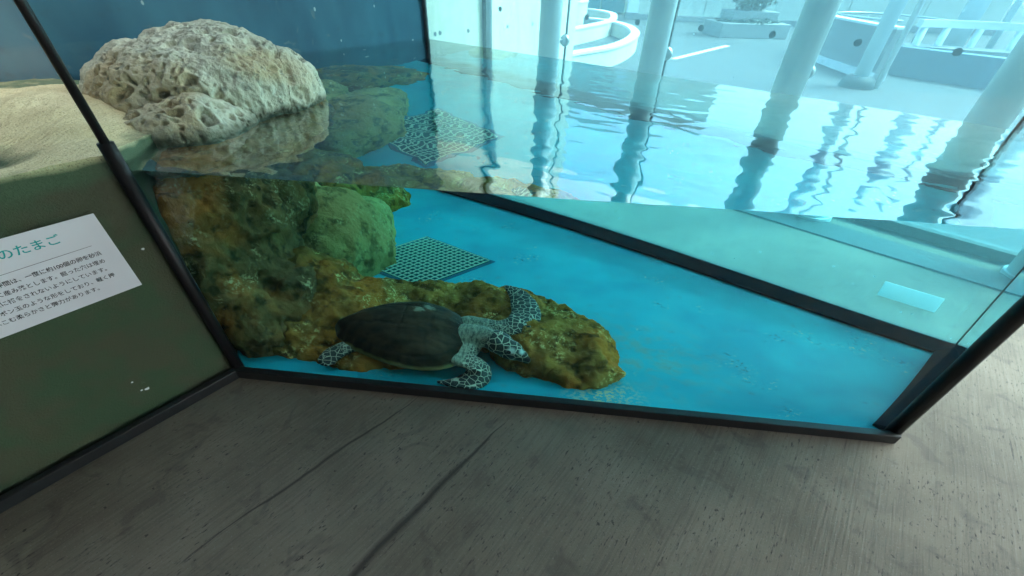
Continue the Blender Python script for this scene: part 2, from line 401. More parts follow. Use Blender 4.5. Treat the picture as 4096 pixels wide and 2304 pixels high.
# dried flakes on the side pane
for s_, z_, r_ in ((.055, .66, .006), (.27, .155, .008), (.285, .16, .004), (.29, .21, .0035)):
    c = Vector((P1[0], P1[1], z_)) + Vector((LU.x, LU.y, 0)) * s_; o_ = Vector((-TU.x, -TU.y, 0)); e_ = Vector((LU.x, LU.y, 0))
    ring_ = [(math.cos(a) * r_ * random.uniform(.6, 1.3), math.sin(a) * r_ * random.uniform(.4, .9)) for a in [k * math.pi / 4 for k in range(8)]]
    v = [c + e_ * x + Vector((0, 0, y)) + o_ * d for d in (.001, .0025) for x, y in ring_]
    mk('flake', v, [tuple(range(8))[::-1], tuple(range(8, 16))] + [(k, (k + 1) % 8, 8 + (k + 1) % 8, 8 + k) for k in range(8)], M_WHITE, TK)
# small white label on the rear pane
q = V2(P3) + BU * .17; 
pbox('label_plate', [tuple(q + BN * .002), tuple(q + BN * .005), tuple(q + BU * .235 + BN * .005), tuple(q + BU * .235 + BN * .002)], .155, .235, M_PLATE, TK)

# navy wall behind the sand
tag(pbox('painted_wall', strip(WL, P4, .001, .22), 0, 3.68, M_BLUE), 'dark navy painted wall behind the boulder and sand', 'wall')

# water
def make_water():
    poly = inset(TP, [.022, .022, .022, -.01, 0])
    bm = bmesh.new(); st = .016
    xs = [-2.45 + i * st for i in range(int(4.8 / st))]; ys = [.85 + i * st for i in range(int(3.4 / st))]
    g = [[bm.verts.new((x, y, 0)) for y in ys] for x in xs]
    for i in range(len(xs) - 1):
        for j in range(len(ys) - 1): bm.faces.new((g[i][j], g[i + 1][j], g[i + 1][j + 1], g[i][j + 1]))
    for i in range(len(poly)):
        a, b = V2(poly[i]), V2(poly[(i + 1) % len(poly)]); u = (b - a).normalized()
        bmesh.ops.bisect_plane(bm, geom=bm.verts[:] + bm.edges[:] + bm.faces[:], plane_co=(a.x, a.y, 0), plane_no=(u.y, -u.x, 0), clear_outer=True)
    for v in bm.verts:
        x, y = v.co.x, v.co.y
        amp = .55 + .55 * min(1, max(0, (x + .9) / 1.9))
        h = .0018 * noise.noise((x * 2.6 + y * .6, y * 3.4, 1.7)) + .0013 * noise.noise((x * 6.5 + y, y * 8.5, 5.1)) + .0014 * noise.noise((x * 13, y * 24 + x * 12, 9.3)) + .0005 * noise.noise((x * 30, y * 48 + x * 20, 2.2))
        v.co.z = ZW + h * amp
    for f in bm.faces: f.smooth = True
    be = [e for e in bm.edges if e.is_boundary]
    for e in be: e.smooth = False
    r = bmesh.ops.extrude_edge_only(bm, edges=be)
    nv = [x for x in r['geom'] if isinstance(x, bmesh.types.BMVert)]; ne = [x for x in r['geom'] if isinstance(x, bmesh.types.BMEdge)]
    for v in nv: v.co.z = .003
    for e in ne:
        for f in e.link_faces: f.smooth = False
    bmesh.ops.holes_fill(bm, edges=[e for e in bm.edges if e.is_boundary], sides=0)
    bmesh.ops.recalc_face_normals(bm, faces=bm.faces[:])
    me = bpy.data.meshes.new('water'); bm.to_mesh(me); bm.free()
    return tag(link('water', me, M_WATER), kind='structure')
make_water()

# sand bank pressed against the side pane
def make_sand():
    s0, s1, ns, t0, t1, nt = -2.55, .34, 150, .026, 1.50, 80
    v = []; f = []
    for i in range(ns + 1):
        for j in range(nt + 1):
            s = s0 + (s1 - s0) * i / ns; t = t0 + (t1 - t0) * j / nt
            s = s0 + (min(s1, -.03 + .8 * t) - s0) * i / ns; p = V2(P1) - LU * s + TU * t
            z = .945 + .018 * noise.noise((p.x * 3, p.y * 3, 3)) + .01 * noise.noise((p.x * 9, p.y * 9, 1)) - .03 * max(0, t - .9)
            z += .055 * math.exp(-((s + .05) / .3) ** 2 - ((t - .75) / .38) ** 2) - .03 * math.exp(-((s + .22) / .12) ** 2 - ((t - .22) / .1) ** 2)
            z += .004 * noise.noise((p.x * 40, p.y * 40, 7))
            if s > .0: z -= .5 * s * s + .03 * s
            v.append((p.x, p.y, z))
    for i in range(ns):
        for j in range(nt): a = i * (nt + 1) + j; f.append((a, a + 1, a + nt + 2, a + nt + 1))
    ring = [i * (nt + 1) for i in range(ns + 1)] + [ns * (nt + 1) + j for j in range(1, nt + 1)] + [i * (nt + 1) + nt for i in range(ns - 1, -1, -1)] + [j for j in range(nt - 1, 0, -1)]
    b = len(v); v += [(v[k][0], v[k][1], BZ - .003) for k in ring]; n = len(ring)
    for k in range(n): f.append((ring[k], ring[(k + 1) % n], b + (k + 1) % n, b + k))
    f.append(tuple(b + k for k in range(n)))
    o = mk('sand', v, f, M_SAND); bm = bmesh.new(); bm.from_mesh(o.data); bmesh.ops.recalc_face_normals(bm, faces=bm.faces[:]); bm.to_mesh(o.data); bm.free()
    return tag(o, 'pale beach sand banked up behind the side pane', 'sand', kind='structure')
make_sand()

# ---------------------------------------------------------------- rocks
def blobs_mesh(blobs, voxel, smooth_it=4):
    bm = bmesh.new()
    for c, r, rz in blobs:
        m = Matrix.Translation(c) @ Matrix.Rotation(math.radians(rz), 4, 'Z') @ Matrix.Diagonal((*r, 1))
        bmesh.ops.create_icosphere(bm, subdivisions=4, radius=1, matrix=m)
    me = bpy.data.meshes.new('tmp'); bm.to_mesh(me); bm.free()
    return remesh(me, voxel, smooth_it)
def remesh(me, voxel, smooth_it):
    o = bpy.data.objects.new('tmp', me); COL.objects.link(o)
    md = o.modifiers.new('r', 'REMESH'); md.mode = 'VOXEL'; md.voxel_size = voxel; md.use_smooth_shade = True
    if smooth_it: sm = o.modifiers.new('s', 'SMOOTH'); sm.iterations = smooth_it; sm.factor = .5
    dg = bpy.context.evaluated_depsgraph_get(); dg.update()
    r = bpy.data.meshes.new_from_object(o.evaluated_get(dg)); bpy.data.objects.remove(o); bpy.data.meshes.remove(me)
    return r
def rockify(me, seed, amp, freq, pit_amp=0, pit_freq=8, fine=.0, cut=None):
    pits = []
    for v, nn in [(v, v.normal.copy()) for v in me.vertices]:
        p = v.co; q = Vector((p.x + seed * 3.1, p.y - seed * 1.7, p.z + seed))
        d = amp * noise.fractal(q * freq, .9, 2.1, 5)
        pv = 1.0
        if pit_amp:
            w = q + Vector((noise.noise(q * 11), noise.noise(q * 11 + Vector((5, 5, 5))), noise.noise(q * 11 + Vector((9, 1, 4))))) * .03
            sm = lambda x, a, b: (lambda t: t * t * (3 - 2 * t))(min(1, max(0, (x - a) / (b - a))))
            sel = sm(noise.noise(q * 3.3), -.45, .25)
            pv = 1.0
            for k, fq, dep, lo, hi in ((0, 1.0, 1.0, .45, .70), (1, 2.3, .45, .4, .7)):
                ds, ps = noise.voronoi(w * pit_freq * fq)
                rnd = noise.cell(ps[0] * 37.3)
                if rnd < -.15: continue
                h = (1 - sm(ds[0] / (ds[1] + 1e-6), lo, hi)) * min(1, .45 + abs(rnd)) * (.35 + .65 * sel)
                d -= pit_amp * dep * h; pv = min(pv, 1 - h * (1, .8)[k])
            d += pit_amp * .5
        if fine: d += fine * noise.fractal(q * freq * 6, .8, 2.2, 4)
        pits.append(pv); v.co = p + nn * d
    a = me.attributes.new('pit', 'FLOAT', 'POINT'); a.data.foreach_set('value', pits)
    me.update(); return me
def rock(name, blobs, voxel, mat, label, seed, amp, freq, pit_amp=0, pit_freq=8, fine=0, smooth_it=4, cat='rock'):
    me = rockify(blobs_mesh(blobs, voxel, smooth_it), seed, amp, freq, pit_amp, pit_freq, fine)
    base = Vector(blobs[0][0]); base.z = 0
    for v in me.vertices: v.co -= base
    o = link(name, me, mat, None, True); o.location = base
    return tag(o, label, cat)
rock('limestone_boulder', [((-1.30, 1.86, .95), (.35, .30, .215), 38), ((-1.52, 1.83, .95), (.21, .24, .150), 10), ((-1.11, 1.97, .93), (.20, .20, .165), 60), ((-1.36, 1.98, 1.0), (.25, .22, .165), 20), ((-1.22, 1.56, .88), (.2, .17, .10), 40)],
     .0048, M_LIME, 'pale pitted limestone boulder rising out of the water', 1.3, .038, 3.6, .044, 18, .006, 8)
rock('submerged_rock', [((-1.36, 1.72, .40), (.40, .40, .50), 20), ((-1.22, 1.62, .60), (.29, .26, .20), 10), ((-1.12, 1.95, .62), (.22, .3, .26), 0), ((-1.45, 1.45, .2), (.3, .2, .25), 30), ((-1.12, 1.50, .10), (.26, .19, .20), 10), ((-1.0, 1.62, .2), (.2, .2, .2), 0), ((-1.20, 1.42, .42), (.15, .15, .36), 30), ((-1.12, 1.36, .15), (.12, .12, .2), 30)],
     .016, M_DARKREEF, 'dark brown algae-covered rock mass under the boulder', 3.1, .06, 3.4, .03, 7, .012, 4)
rock('submerged_rock', [((-1.02, 2.42, .10), (.38, .34, .32), 40), ((-1.35, 2.5, .2), (.35, .45, .40), 0), ((-.92, 2.80, .02), (.22, .3, .26), 20)],
     .018, M_GREEN, 'rounded green algae-covered rock behind the drain grate corner', 5.2, .05, 3.0, .0, 7, .008, 5)
rock('submerged_rock', [((.20, 1.46, .03), (.27, .25, .16), -20), ((.36, 1.30, .03), (.13, .17, .14), 0), ((-.08, 1.70, .03), (.3, .26, .15), 5), ((-.45, 1.76, .02), (.42, .28, .15), -4), ((-.80, 1.62, .05), (.36, .30, .20), 10), ((.2, 1.72, .0), (.2, .18, .1), 0), ((-.62, 1.42, .0), (.36, .22, .09), 5), ((.30, 1.22, .0), (.13, .09, .09), 0), ((-.95, 1.72, .14), (.26, .25, .22), 0), ((.03, 1.54, .06), (.15, .18, .12), 20), ((-.98, 1.46, .02), (.22, .16, .14), 0)],
     .012, M_REEF, 'long low brown rock ledge lying beneath the turtle', 8.4, .05, 4.2, .02, 9, .010, 4)
rock('submerged_rock', [((-1.25, 3.25, .05), (.34, .34, .30), 40), ((-.98, 3.45, .0), (.26, .24, .2), 20), ((-1.6, 2.95, .2), (.3, .35, .4), 40)],
     .02, M_REEF, 'low brown rock at the foot of the navy wall', 6.6, .05, 3.0, .0, 7, .010, 4)
me = blobs_mesh([((-1.42, 1.40, .90), (.075, .045, .05), 50)], .008, 1)
o = link('stone_block', rockify(me, 2, .012, 9), M_LIME, None, True); tag(o, 'small grey stone wedged between the sand and the glass corner', 'stone')

# ---------------------------------------------------------------- drain grate
def make_grate():
    g0 = Vector((-.47, 2.075)); ux = Vector((.80, -.60)); ux = Vector((.36, .385)) ; uy = Vector((-.375, .30))
    a = Vector((-.478, 2.10)); ex = Vector((.372, .355)); ey = Vector((-.415, .345))
    root = empty('drain_grate', (a.x, a.y, BZ), 'square pale mesh grate over the basin drain', 'drain grate')
    t = NT('grate_plastic'); M_G = t.done(t.bsdf((.56, .70, .56), .6))
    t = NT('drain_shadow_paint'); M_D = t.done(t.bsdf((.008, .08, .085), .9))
    def P(u, v, z): w = a + ex * u + ey * v; return (w.x, w.y, z)
    n = 15; parts = []
    def bar(u0, v0, u1, v1, hw, z0, z1, axis):
        if axis == 0: q = [(u0, v0 - hw), (u1, v0 - hw), (u1, v0 + hw), (u0, v0 + hw)]
        else: q = [(u0 - hw, v0), (u0 + hw, v0), (u0 + hw, v1), (u0 - hw, v1)]
        vv = [P(x, y, z0) for x, y in q] + [P(x, y, z1) for x, y in q]
        return vv, [(3, 2, 1, 0), (4, 5, 6, 7), (0, 1, 5, 4), (1, 2, 6, 5), (2, 3, 7, 6), (3, 0, 4, 7)]
    first = [None, None]
    for ax in (0, 1):
        for i in range(n + 1):
            k = i / n
            vv, ff = bar(0, k, 1, k, .0055, BZ + .010, BZ + .0135, 0) if ax == 0 else bar(k, 0, k, 1, .0055, BZ + .0095, BZ + .013, 1)
            mk('bar', vv, ff, M_G, root)
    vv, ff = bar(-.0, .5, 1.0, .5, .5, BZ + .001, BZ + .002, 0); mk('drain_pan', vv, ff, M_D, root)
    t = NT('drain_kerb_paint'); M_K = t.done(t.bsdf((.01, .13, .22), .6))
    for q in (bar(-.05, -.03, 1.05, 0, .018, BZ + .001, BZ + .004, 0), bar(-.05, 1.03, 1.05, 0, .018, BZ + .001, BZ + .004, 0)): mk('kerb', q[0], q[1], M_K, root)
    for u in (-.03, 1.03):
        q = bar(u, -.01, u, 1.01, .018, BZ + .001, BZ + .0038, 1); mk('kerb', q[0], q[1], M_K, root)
make_grate()

# ---------------------------------------------------------------- turtle
def m_skin():
    t = NT('turtle_skin'); p = obco(t)
    pat = t.n('Attribute', attribute_name='pat').outputs['Fac']     # 0 plain neck skin, 1 large scales
    wht = t.n('Attribute', attribute_name='wht').outputs['Fac']
    hd = t.n('Attribute', attribute_name='headm').outputs['Fac']
    def cells(sc, w):
        v = t.n('TexVoronoi', {'Vector': p, 'Scale': sc, 'Randomness': .75}, feature='DISTANCE_TO_EDGE').outputs[0]
        return t.ramp(v, ((w * .55, 1.), (w, 0.)))
    big = cells(38.0, .055); med = cells(66.0, .08); hdc = cells(33.0, .06)
    fine = t.noise(p, 160, 3, .7)
    seam = t.n('Mix', {0: t.ramp(pat, ((.55, 0.), (.7, 1.)))}, data_type='FLOAT')
    t.t.links.new(med, seam.inputs[2]); t.t.links.new(big, seam.inputs[3])
    sm = t.n('Mix', {0: hd}, data_type='FLOAT'); t.t.links.new(seam.outputs[0], sm.inputs[2]); t.t.links.new(hdc, sm.inputs[3])
    dark = t.mix(t.noise(p, 24, 4, .6), (.012, .018, .016), (.035, .045, .04))
    c = t.mix(sm.outputs[0], dark, (.60, .58, .42))
    wr = t.noise(t.n('Mapping', {'Vector': p, 'Scale': (1.0, .45, .45)}).outputs[0], 90, 4, .7)
    plain = t.mix(t.ramp(wr, ((.35, 0.), (.62, 1.))), (.10, .12, .09), (.42, .43, .31))
    c = t.mix(t.ramp(pat, ((.22, 0.), (.5, 1.))), plain, c)
    c = t.mix(wht, c, (.62, .66, .6))
    return t.done(t.bsdf(c, .5, t.bump(t.math('ADD', t.math('MULTIPLY', sm.outputs[0], -.5), fine), .35, .004), .4))
def m_shell():
    t = NT('turtle_shell'); p = obco(t)
    gr = t.n('Attribute', attribute_name='groove').outputs['Fac']
    rim = t.n('Attribute', attribute_name='rimc').outputs['Fac']
    st = t.noise(t.n('Mapping', {'Vector': p, 'Scale': (5, 14, 5)}).outputs[0], 2.0, 5, .7)
    c = t.mix(t.ramp(st, ((.35, 0.), (.68, 1.))), (.012, .008, .005), (.072, .042, .019))
    c = t.mix(t.ramp(t.noise(p, 7, 5, .7), ((.5, 0.), (.7, .5))), c, (.022, .027, .018))
    c = t.mix(t.math('MULTIPLY', gr, .7), c, (.006, .006, .006))
    for cx, cy_, r in ((.115, .035, .030), (.075, -.005, .026)):
        d = t.n('VectorMath', {0: p, 1: (cx, cy_, .27)}, operation='DISTANCE').outputs['Value']
        d = t.math('ADD', d, t.math('MULTIPLY', t.math('SUBTRACT', t.noise(p, 38, 4, .7), .5), .05))
        c = t.mix(t.n('MapRange', {0: d, 1: r, 2: r * .55, 3: 0.0, 4: .55}).outputs[0], c, (.34, .36, .27))
    c = t.mix(rim, c, (.30, .27, .11))
    return t.done(t.bsdf(c, .65, t.bump(t.noise(p, 60, 5, .7), .3, .005), .15))
def loft(spine, wid, thk, wdir=None, seg=16, sub=5):
    """flattened limb: elliptical sections along a smooth spine"""
    c = catmull(spine, sub); n = len(c)
    def lerp(a, i):
        x = i / (n - 1) * (len(a) - 1); k = min(int(x), len(a) - 2); return a[k] + (a[k + 1] - a[k]) * (x - k)
    v = []; f = []
    for i, p in enumerate(c):
        d = (c[min(i + 1, n - 1)] - c[max(i - 1, 0)]).normalized()
        up = Vector(lerp([Vector(w) for w in wdir], i)) if wdir else Vector((0, 0, 1))
        x = d.cross(up).normalized(); y = x.cross(d).normalized()
        for k in range(seg):
            a = 2 * math.pi * k / seg; v.append(p + x * math.cos(a) * lerp(wid, i) + y * math.sin(a) * lerp(thk, i))
    for i in range(n - 1):
        for k in range(seg): f.append((i * seg + k, i * seg + (k + 1) % seg, (i + 1) * seg + (k + 1) % seg, (i + 1) * seg + k))
    f += [tuple(range(seg))[::-1], tuple((n - 1) * seg + k for k in range(seg))]
    return v, f
def make_turtle():
    O = Vector((-.45, 1.37, BZ))
    root = empty('sea_turtle', O, 'dark-shelled sea turtle with white-netted flippers resting over the ledge', 'turtle')
    T = Matrix.Rotation(math.radians(-5), 4, 'Z') @ Matrix.Rotation(math.radians(9), 4, 'X') @ Matrix.Rotation(math.radians(2), 4, 'Y')
    ZB = .125                                            # rim height
    wt = [(0, 0.004), (.03, .03), (.1, .083), (.2, .135), (.32, .178), (.45, .212), (.58, .232), (.7, .234), (.8, .216), (.88, .182), (.94, .138), (.98, .085), (1, .045)]
    def hw(u):
        for (a, b), (c, d) in zip(wt, wt[1:]):
            if u <= c: return b + (d - b) * (u - a) / (c - a)
        return wt[-1][1]
    X0, X1 = -.335, .305
    B = []
    NU = 60
    for k in range(NU): u = (1 - math.cos(math.pi * (k + .5) / NU)) / 2; B.append((X0 + (X1 - X0) * u, hw(u), u))
    ring = [(x, w, u) for x, w, u in B] + [(x, -w, u) for x, w, u in B[::-1]]
    cx = .0
    # scute layout
    cs = [(x, 0) for x in (-.27, -.165, -.05, .07, .185, .265)] + [(x, s * w) for s in (1, -1) for x, w in ((-.19, .085), (-.075, .125), (.055, .145), (.175, .125))]
    v = []; f = []; gro = []; rim = []
    NR = 34; n = len(ring)
    for j in range(NR + 1):
        r = j / NR
        for i, (x, y, u) in enumerate(ring):
            ser = 1.0
            if r > .85:                                   # toothed rear margin
                ph = (u * 13) % 1.0
                ser = 1 - (r - .85) / .15 * (.055 if u < .55 else .018) * (1 - ph)
            px = cx + (x - cx) * r * ser; py = y * r * ser
            z = ZB + .150 * (1 - r ** 2.3) ** .85 - .012 * max(0, r - .9) * 10 * .5
            ds = sorted(math.hypot(px - a, (py - b)) for a, b in cs)
            g = 0
            if r < .86: g = max(0, 1 - (ds[1] - ds[0]) / .010)
            if .845 < r < .875: g = 1
            if r >= .86 and abs(((u * 13) % 1.0) - .02) < .05: g = .8
            z += (.0035 * (1 - min(1, ds[0] / .09)) if r < .86 else .003) - .003 * g + .002 * noise.noise((px * 30, py * 30, 1))
            q = T @ Vector((px, py, z)); v.append(q + O - Vector((0, 0, 0))); gro.append(g); rim.append(1.0 if r > .985 and u > .12 else 0.0)
    for j in range(NR):
        for i in range(n): f.append((j * n + i, j * n + (i + 1) % n, (j + 1) * n + (i + 1) % n, (j + 1) * n + i))
    # underside lip and plastron
    b0 = NR * n
    prev = [b0 + i for i in range(n)]
    for rr, zz in ((.97, ZB - .018), (.82, ZB - .030), (.6, ZB - .062), (.0, ZB - .070)):
        cur = []
        for x, y, u in ring:
            v.append(T @ Vector((cx + (x - cx) * rr, y * rr, zz)) + O); gro.append(0); rim.append(1.0); cur.append(len(v) - 1)
        for i in range(n): f.append((prev[i], prev[(i + 1) % n], cur[(i + 1) % n], cur[i]))
        prev = cur
    me = bpy.data.meshes.new('carapace'); me.from_pydata([tuple(p - O) for p in v], [], f)
    bm = bmesh.new(); bm.from_mesh(me); bmesh.ops.remove_doubles(bm, verts=bm.verts[:], dist=1e-5); bmesh.ops.recalc_face_normals(bm, faces=bm.faces[:])
    bm.to_mesh(me); bm.free()
    kv = {tuple(round(c, 4) for c in (p - O)): (g, r) for p, g, r in zip(v, gro, rim)}
    ga = []; ra = []
    for q in me.vertices:
        g, r = kv.get(tuple(round(c, 4) for c in q.co), (0, 0)); ga.append(g); ra.append(r)
    me.attributes.new('groove', 'FLOAT', 'POINT').data.foreach_set('value', ga)
    me.attributes.new('rimc', 'FLOAT', 'POINT').data.foreach_set('value', ra)
    link('carapace', me, m_shell(), root, True)
    # soft body: one continuous skin
    bm = bmesh.new()
    def ell(c, r, rot=(0, 0, 0)):
        from mathutils import Euler
        bmesh.ops.create_icosphere(bm, subdivisions=4, radius=1, matrix=Matrix.Translation(c) @ Euler([math.radians(a) for a in rot]).to_matrix().to_4x4() @ Matrix.Diagonal((*r, 1)))
    def add(vf):
        vs = [bm.verts.new(tuple(p)) for p in vf[0]]
        for q in vf[1]: bm.faces.new([vs[i] for i in q])
    ell((-.43, 1.36, .105), (.24, .165, .045), (5, 0, -5))
    ell((-.20, 1.34, .125), (.09, .15, .05), (6, 0, 0))
    ell((-.24, 1.25, .105), (.075, .07, .045), (0, 0, -10)); ell((-.17, 1.44, .15), (.07, .065, .045))
    add(loft([(-.22, 1.345, .145), (-.15, 1.33, .160), (-.10, 1.31, .168), (-.05, 1.29, .166)], [.08, .066, .054, .046], [.055, .055, .05, .044]))
    hdir = Vector((.145, -.055, -.062)).normalized()
    hb = Vector((-.075, 1.297, .172))
    yaw = math.degrees(math.atan2(hdir.y, hdir.x)); pit = math.degrees(math.asin(-hdir.z))
    H_ = 1.28
    def hl(al, dz, r, dp): ell(hb + hdir * al * H_ + Vector((0, 0, dz * H_)), tuple(q * H_ for q in r), (0, pit + dp, yaw))
    hl(.030, .0, (.058, .046, .043), 0); hl(.076, .0, (.048, .036, .036), 0); hl(.110, -.003, (.034, .022, .025), 8)
    hl(.134, -.010, (.019, .012, .017), 25); hl(.055, -.022, (.055, .034, .022), 0)
    # far fore flipper, swept round over the rock
    FF = [(-.19, 1.445, .155), (-.12, 1.425, .168), (-.04, 1.405, .170), (.04, 1.425, .178), (.078, 1.50, .186), (.072, 1.60, .196), (.040, 1.69, .203), (-.012, 1.755, .208)]
    add(loft(FF, [.055, .048, .048, .066, .072, .064, .046, .012], [.034, .028, .022, .016, .013, .011, .009, .006], [(0, -.1, 1)] * 3 + [(0, -.35, 1)] * 5))
    # near fore flipper, curled down and back
    NF = [(-.285, 1.235, .108), (-.215, 1.20, .108), (-.150, 1.178, .098), (-.122, 1.148, .066), (-.150, 1.118, .038), (-.205, 1.103, .024), (-.26, 1.10, .020), (-.305, 1.105, .020)]
    add(loft(NF, [.05, .047, .048, .062, .060, .044, .026, .008], [.034, .028, .022, .016, .013, .011, .009, .006], [(0, -.2, 1)] * 2 + [(.5, -.5, .8), (.5, -.7, .5), (.1, -.5, .9), (0, -.3, 1), (0, -.2, 1), (0, -.2, 1)]))
    # near hind flipper
    HF = [(-.64, 1.31, .105), (-.70, 1.275, .095), (-.755, 1.235, .075), (-.785, 1.19, .055), (-.79, 1.155, .045)]
    add(loft(HF, [.04, .04, .046, .044, .018], [.026, .02, .014, .011, .006], [(0, -.4, 1)] * 5))
    add(loft([(-.70, 1.46, .12), (-.76, 1.50, .115), (-.82, 1.55, .11), (-.86, 1.59, .105)], [.035, .038, .04, .014], [.024, .018, .012, .006]))
    add(loft([(-.73, 1.385, .115), (-.80, 1.392, .105), (-.83, 1.395, .10)], [.02, .012, .004], [.016, .01, .004]))
    me = bpy.data.meshes.new('b'); bm.to_mesh(me); bm.free()
    me = remesh(me, .0058, 3)
    pat = []; wh = []; hm = []
    FFl = [Vector(p) for p in FF]; NFl = [Vector(p) for p in NF]; HFl = [Vector(p) for p in HF]
    for q in me.vertices:
        p = q.co.copy(); q.co = p - O
        a = 0; w = 0; h = 0
        k = min(range(8), key=lambda i: (FFl[i] - p).length); dF = (FFl[k] - p).length
        k2 = min(range(8), key=lambda i: (NFl[i] - p).length); dN = (NFl[k2] - p).length
        k3 = min(range(5), key=lambda i: (HFl[i] - p).length)
        if dF < .095 and k >= 1: a = max(a, (0, .3, .6, 1, 1, 1, 1, 1)[k])
        if dN < .095 and k2 >= 1: a = max(a, (0, .25, .45, .9, 1, 1, 1, 1)[k2])
        if (HFl[k3] - p).length < .08: a = max(a, (.2, .45, 1, 1, 1)[k3])
        al = (p - hb).dot(hdir); lat = (p - hb - hdir * al).length
        if al > -.002 and lat < .078: a = 1; h = 1
        elif al > -.03 and lat < .06: a = max(a, .35)
        for e, r in (((.098, -.042, .016), .019), ((.148, -.012, .024), .015)):
            c = hb + hdir * e[0] + Vector((0, e[1], e[2]))
            w = max(w, min(1, max(0, 1.6 - (p - c).length / r * 1.3)))
        pat.append(a); wh.append(w); hm.append(h)
    for nm, d in (('pat', pat), ('wht', wh), ('headm', hm)): me.attributes.new(nm, 'FLOAT', 'POINT').data.foreach_set('value', d)
    link('body', me, m_skin(), root, True)
    t = NT('turtle_eye'); me_ = t.done(t.bsdf((.01, .01, .012), .1, None, .6))
    side = Vector((-hdir.y, hdir.x, 0)).normalized()
    for s in (1, -1):
        bm = bmesh.new(); c = hb + hdir * .104 + side * s * .0415 + Vector((0, 0, .011)) - O
        bmesh.ops.create_icosphere(bm, subdivisions=2, radius=.0105, matrix=Matrix.Translation(c)); m2 = bpy.data.meshes.new('eye'); bm.to_mesh(m2); bm.free()
        link('eye', m2, me_, root, True)
make_turtle()

# ---------------------------------------------------------------- sign on the side pane
def make_sign():
    t = NT('sign_paper'); MP = t.done(t.bsdf((.70, .73, .76), .45, None, .4))
    t = NT('teal_ink'); MT = t.done(t.bsdf((.015, .38, .36), .5))
    t = NT('black_ink'); MB = t.done(t.bsdf((.015, .017, .02), .5))
    n = Vector((TU.x, TU.y, 0)) * -1                     # out of the pane towards the viewer
    up = Vector((0, 0, 1)); rt = Vector((-LU.x, -LU.y, 0))     # reading direction: towards the glass corner
    def P(s, z, d): return Vector((P1[0], P1[1], 0)) + Vector((LU.x, LU.y, 0)) * s + up * z + n * d
    root = empty('notice_sheet', P(.30, .545, .002), 'white notice sheet with teal Japanese heading taped to the side pane', 'sign')
    s0, s1, z0, z1 = .109, .53, .546, .809
    v = [P(s, z, d) for d in (.0015, .0025) for s, z in ((s0, z0), (s1, z0), (s1, z1), (s0, z1))]
    mk('sheet', v, [(3, 2, 1, 0), (4, 5, 6, 7), (0, 1, 5, 4), (1, 2, 6, 5), (2, 3, 7, 6), (3, 0, 4, 7)], MP, root)
    bz = parent_loc(root)
    def text(name, body, s_right, zb, width, height, mat, weight=0.0):
        c = bpy.data.curves.new(name, 'FONT'); c.body = body; c.size = 1; c.offset = weight; c.resolution_u = 3
        o = bpy.data.objects.new('tmp', c); COL.objects.link(o); dg = bpy.context.evaluated_depsgraph_get(); dg.update()
        me = bpy.data.meshes.new_from_object(o.evaluated_get(dg)); bpy.data.objects.remove(o)
        xs = [q.co.x for q in me.vertices]; ys = [q.co.y for q in me.vertices]
        fx = width / (max(xs) - min(xs)); fy = height / (max(ys) - min(ys))
        for q in me.vertices:
            x = (q.co.x - max(xs)) * fx; y = (q.co.y - min(ys)) * fy
            q.co = P(s_right - x, zb + y, .0032) - bz
        me.materials.clear(); link(name, me, mat, root)
    text('heading', 'のたまご', .203, .754, .125, .029, MT, .012)
    v = [P(s, z, .0030) for s, z in ((.156, .7195), (.53, .7135), (.53, .7147), (.156, .7205))]; mk('rule', v, [(0, 1, 2, 3)], MB, root)
    for body, sr, zb, w in (('仲間は、一度に約100個の卵を砂浜', .148, .684, .226), ('って産み落とします。掘った穴は埋め', .152, .658, .247), ('外敵に捕食されないようにしています。', .160, .632, .262), ('ピンポン玉のような形をしており、軽く押', .153, .605, .282), ('とへこむ柔らかさと弾力があります。', .203, .580, .242)):
        text('text_line', body, sr, zb, w, .0150, MB, .008)
make_sign()

# ---------------------------------------------------------------- building front: columns and point-fixed glass wall
KC, KF = 1.40, 1.47
for i, s in enumerate((2.48, 1.705, .925, .115, -.68)):
    p = fac(s, KC); root = empty('steel_column', (p.x, p.y, 0), ('round pale steel column nearest the concrete wall', 'round pale steel column second from the concrete wall', 'round pale steel column between the planter and the drum wall', 'round pale steel column at the right end of the tank', 'round pale steel column beyond the right edge of the picture')[i], 'column', 'columns of the glass front')
    v, f = tube([(p.x, p.y, 0), (p.x, p.y, 3.69)], .105, 28); mk('shaft', v, f, M_STEEL, root, True)
    v, f = tube([(p.x, p.y, 0), (p.x, p.y, .03)], .12, 28); mk('base_plate', v, f, M_STEEL, root)
GW = empty('glass_wall', (*fac(1.5, KF), 0), 'tall point-fixed glass wall standing behind the tank', 'glass wall')
js = [-3.0, -2.22, -1.43, -.66, .10, .87, 1.62, 2.345, 3.05]
for a, b in zip(js, js[1:]):
    A, B = fac(a + .006, KF), fac(b - .006, KF); pbox('pane', strip(A, B, -.012, .0), .07, 3.68, M_FACADE, GW)
for a in js:
    A, B = fac(a - .0055, KF), fac(a + .0055, KF); pbox('joint', strip(A, B, -.013, .003), .07, 3.68, M_SEAL, GW)
pbox('sill_channel', strip(fac(-3, KF), fac(3.05, KF), -.05, .05), 0, .065, M_SEAL, GW, bevel=.004)
pbox('floor_channel', strip(fac(-3, 1.38), fac(3.30, 1.38), .0, .24), 0, .012, M_SEAL, GW)
c = fac(3.065, KF); pbox('end_mullion', ob(c.x, c.y, .035, .05, math.atan2(BU.y, BU.x)), 0, 3.68, M_SEAL, GW)
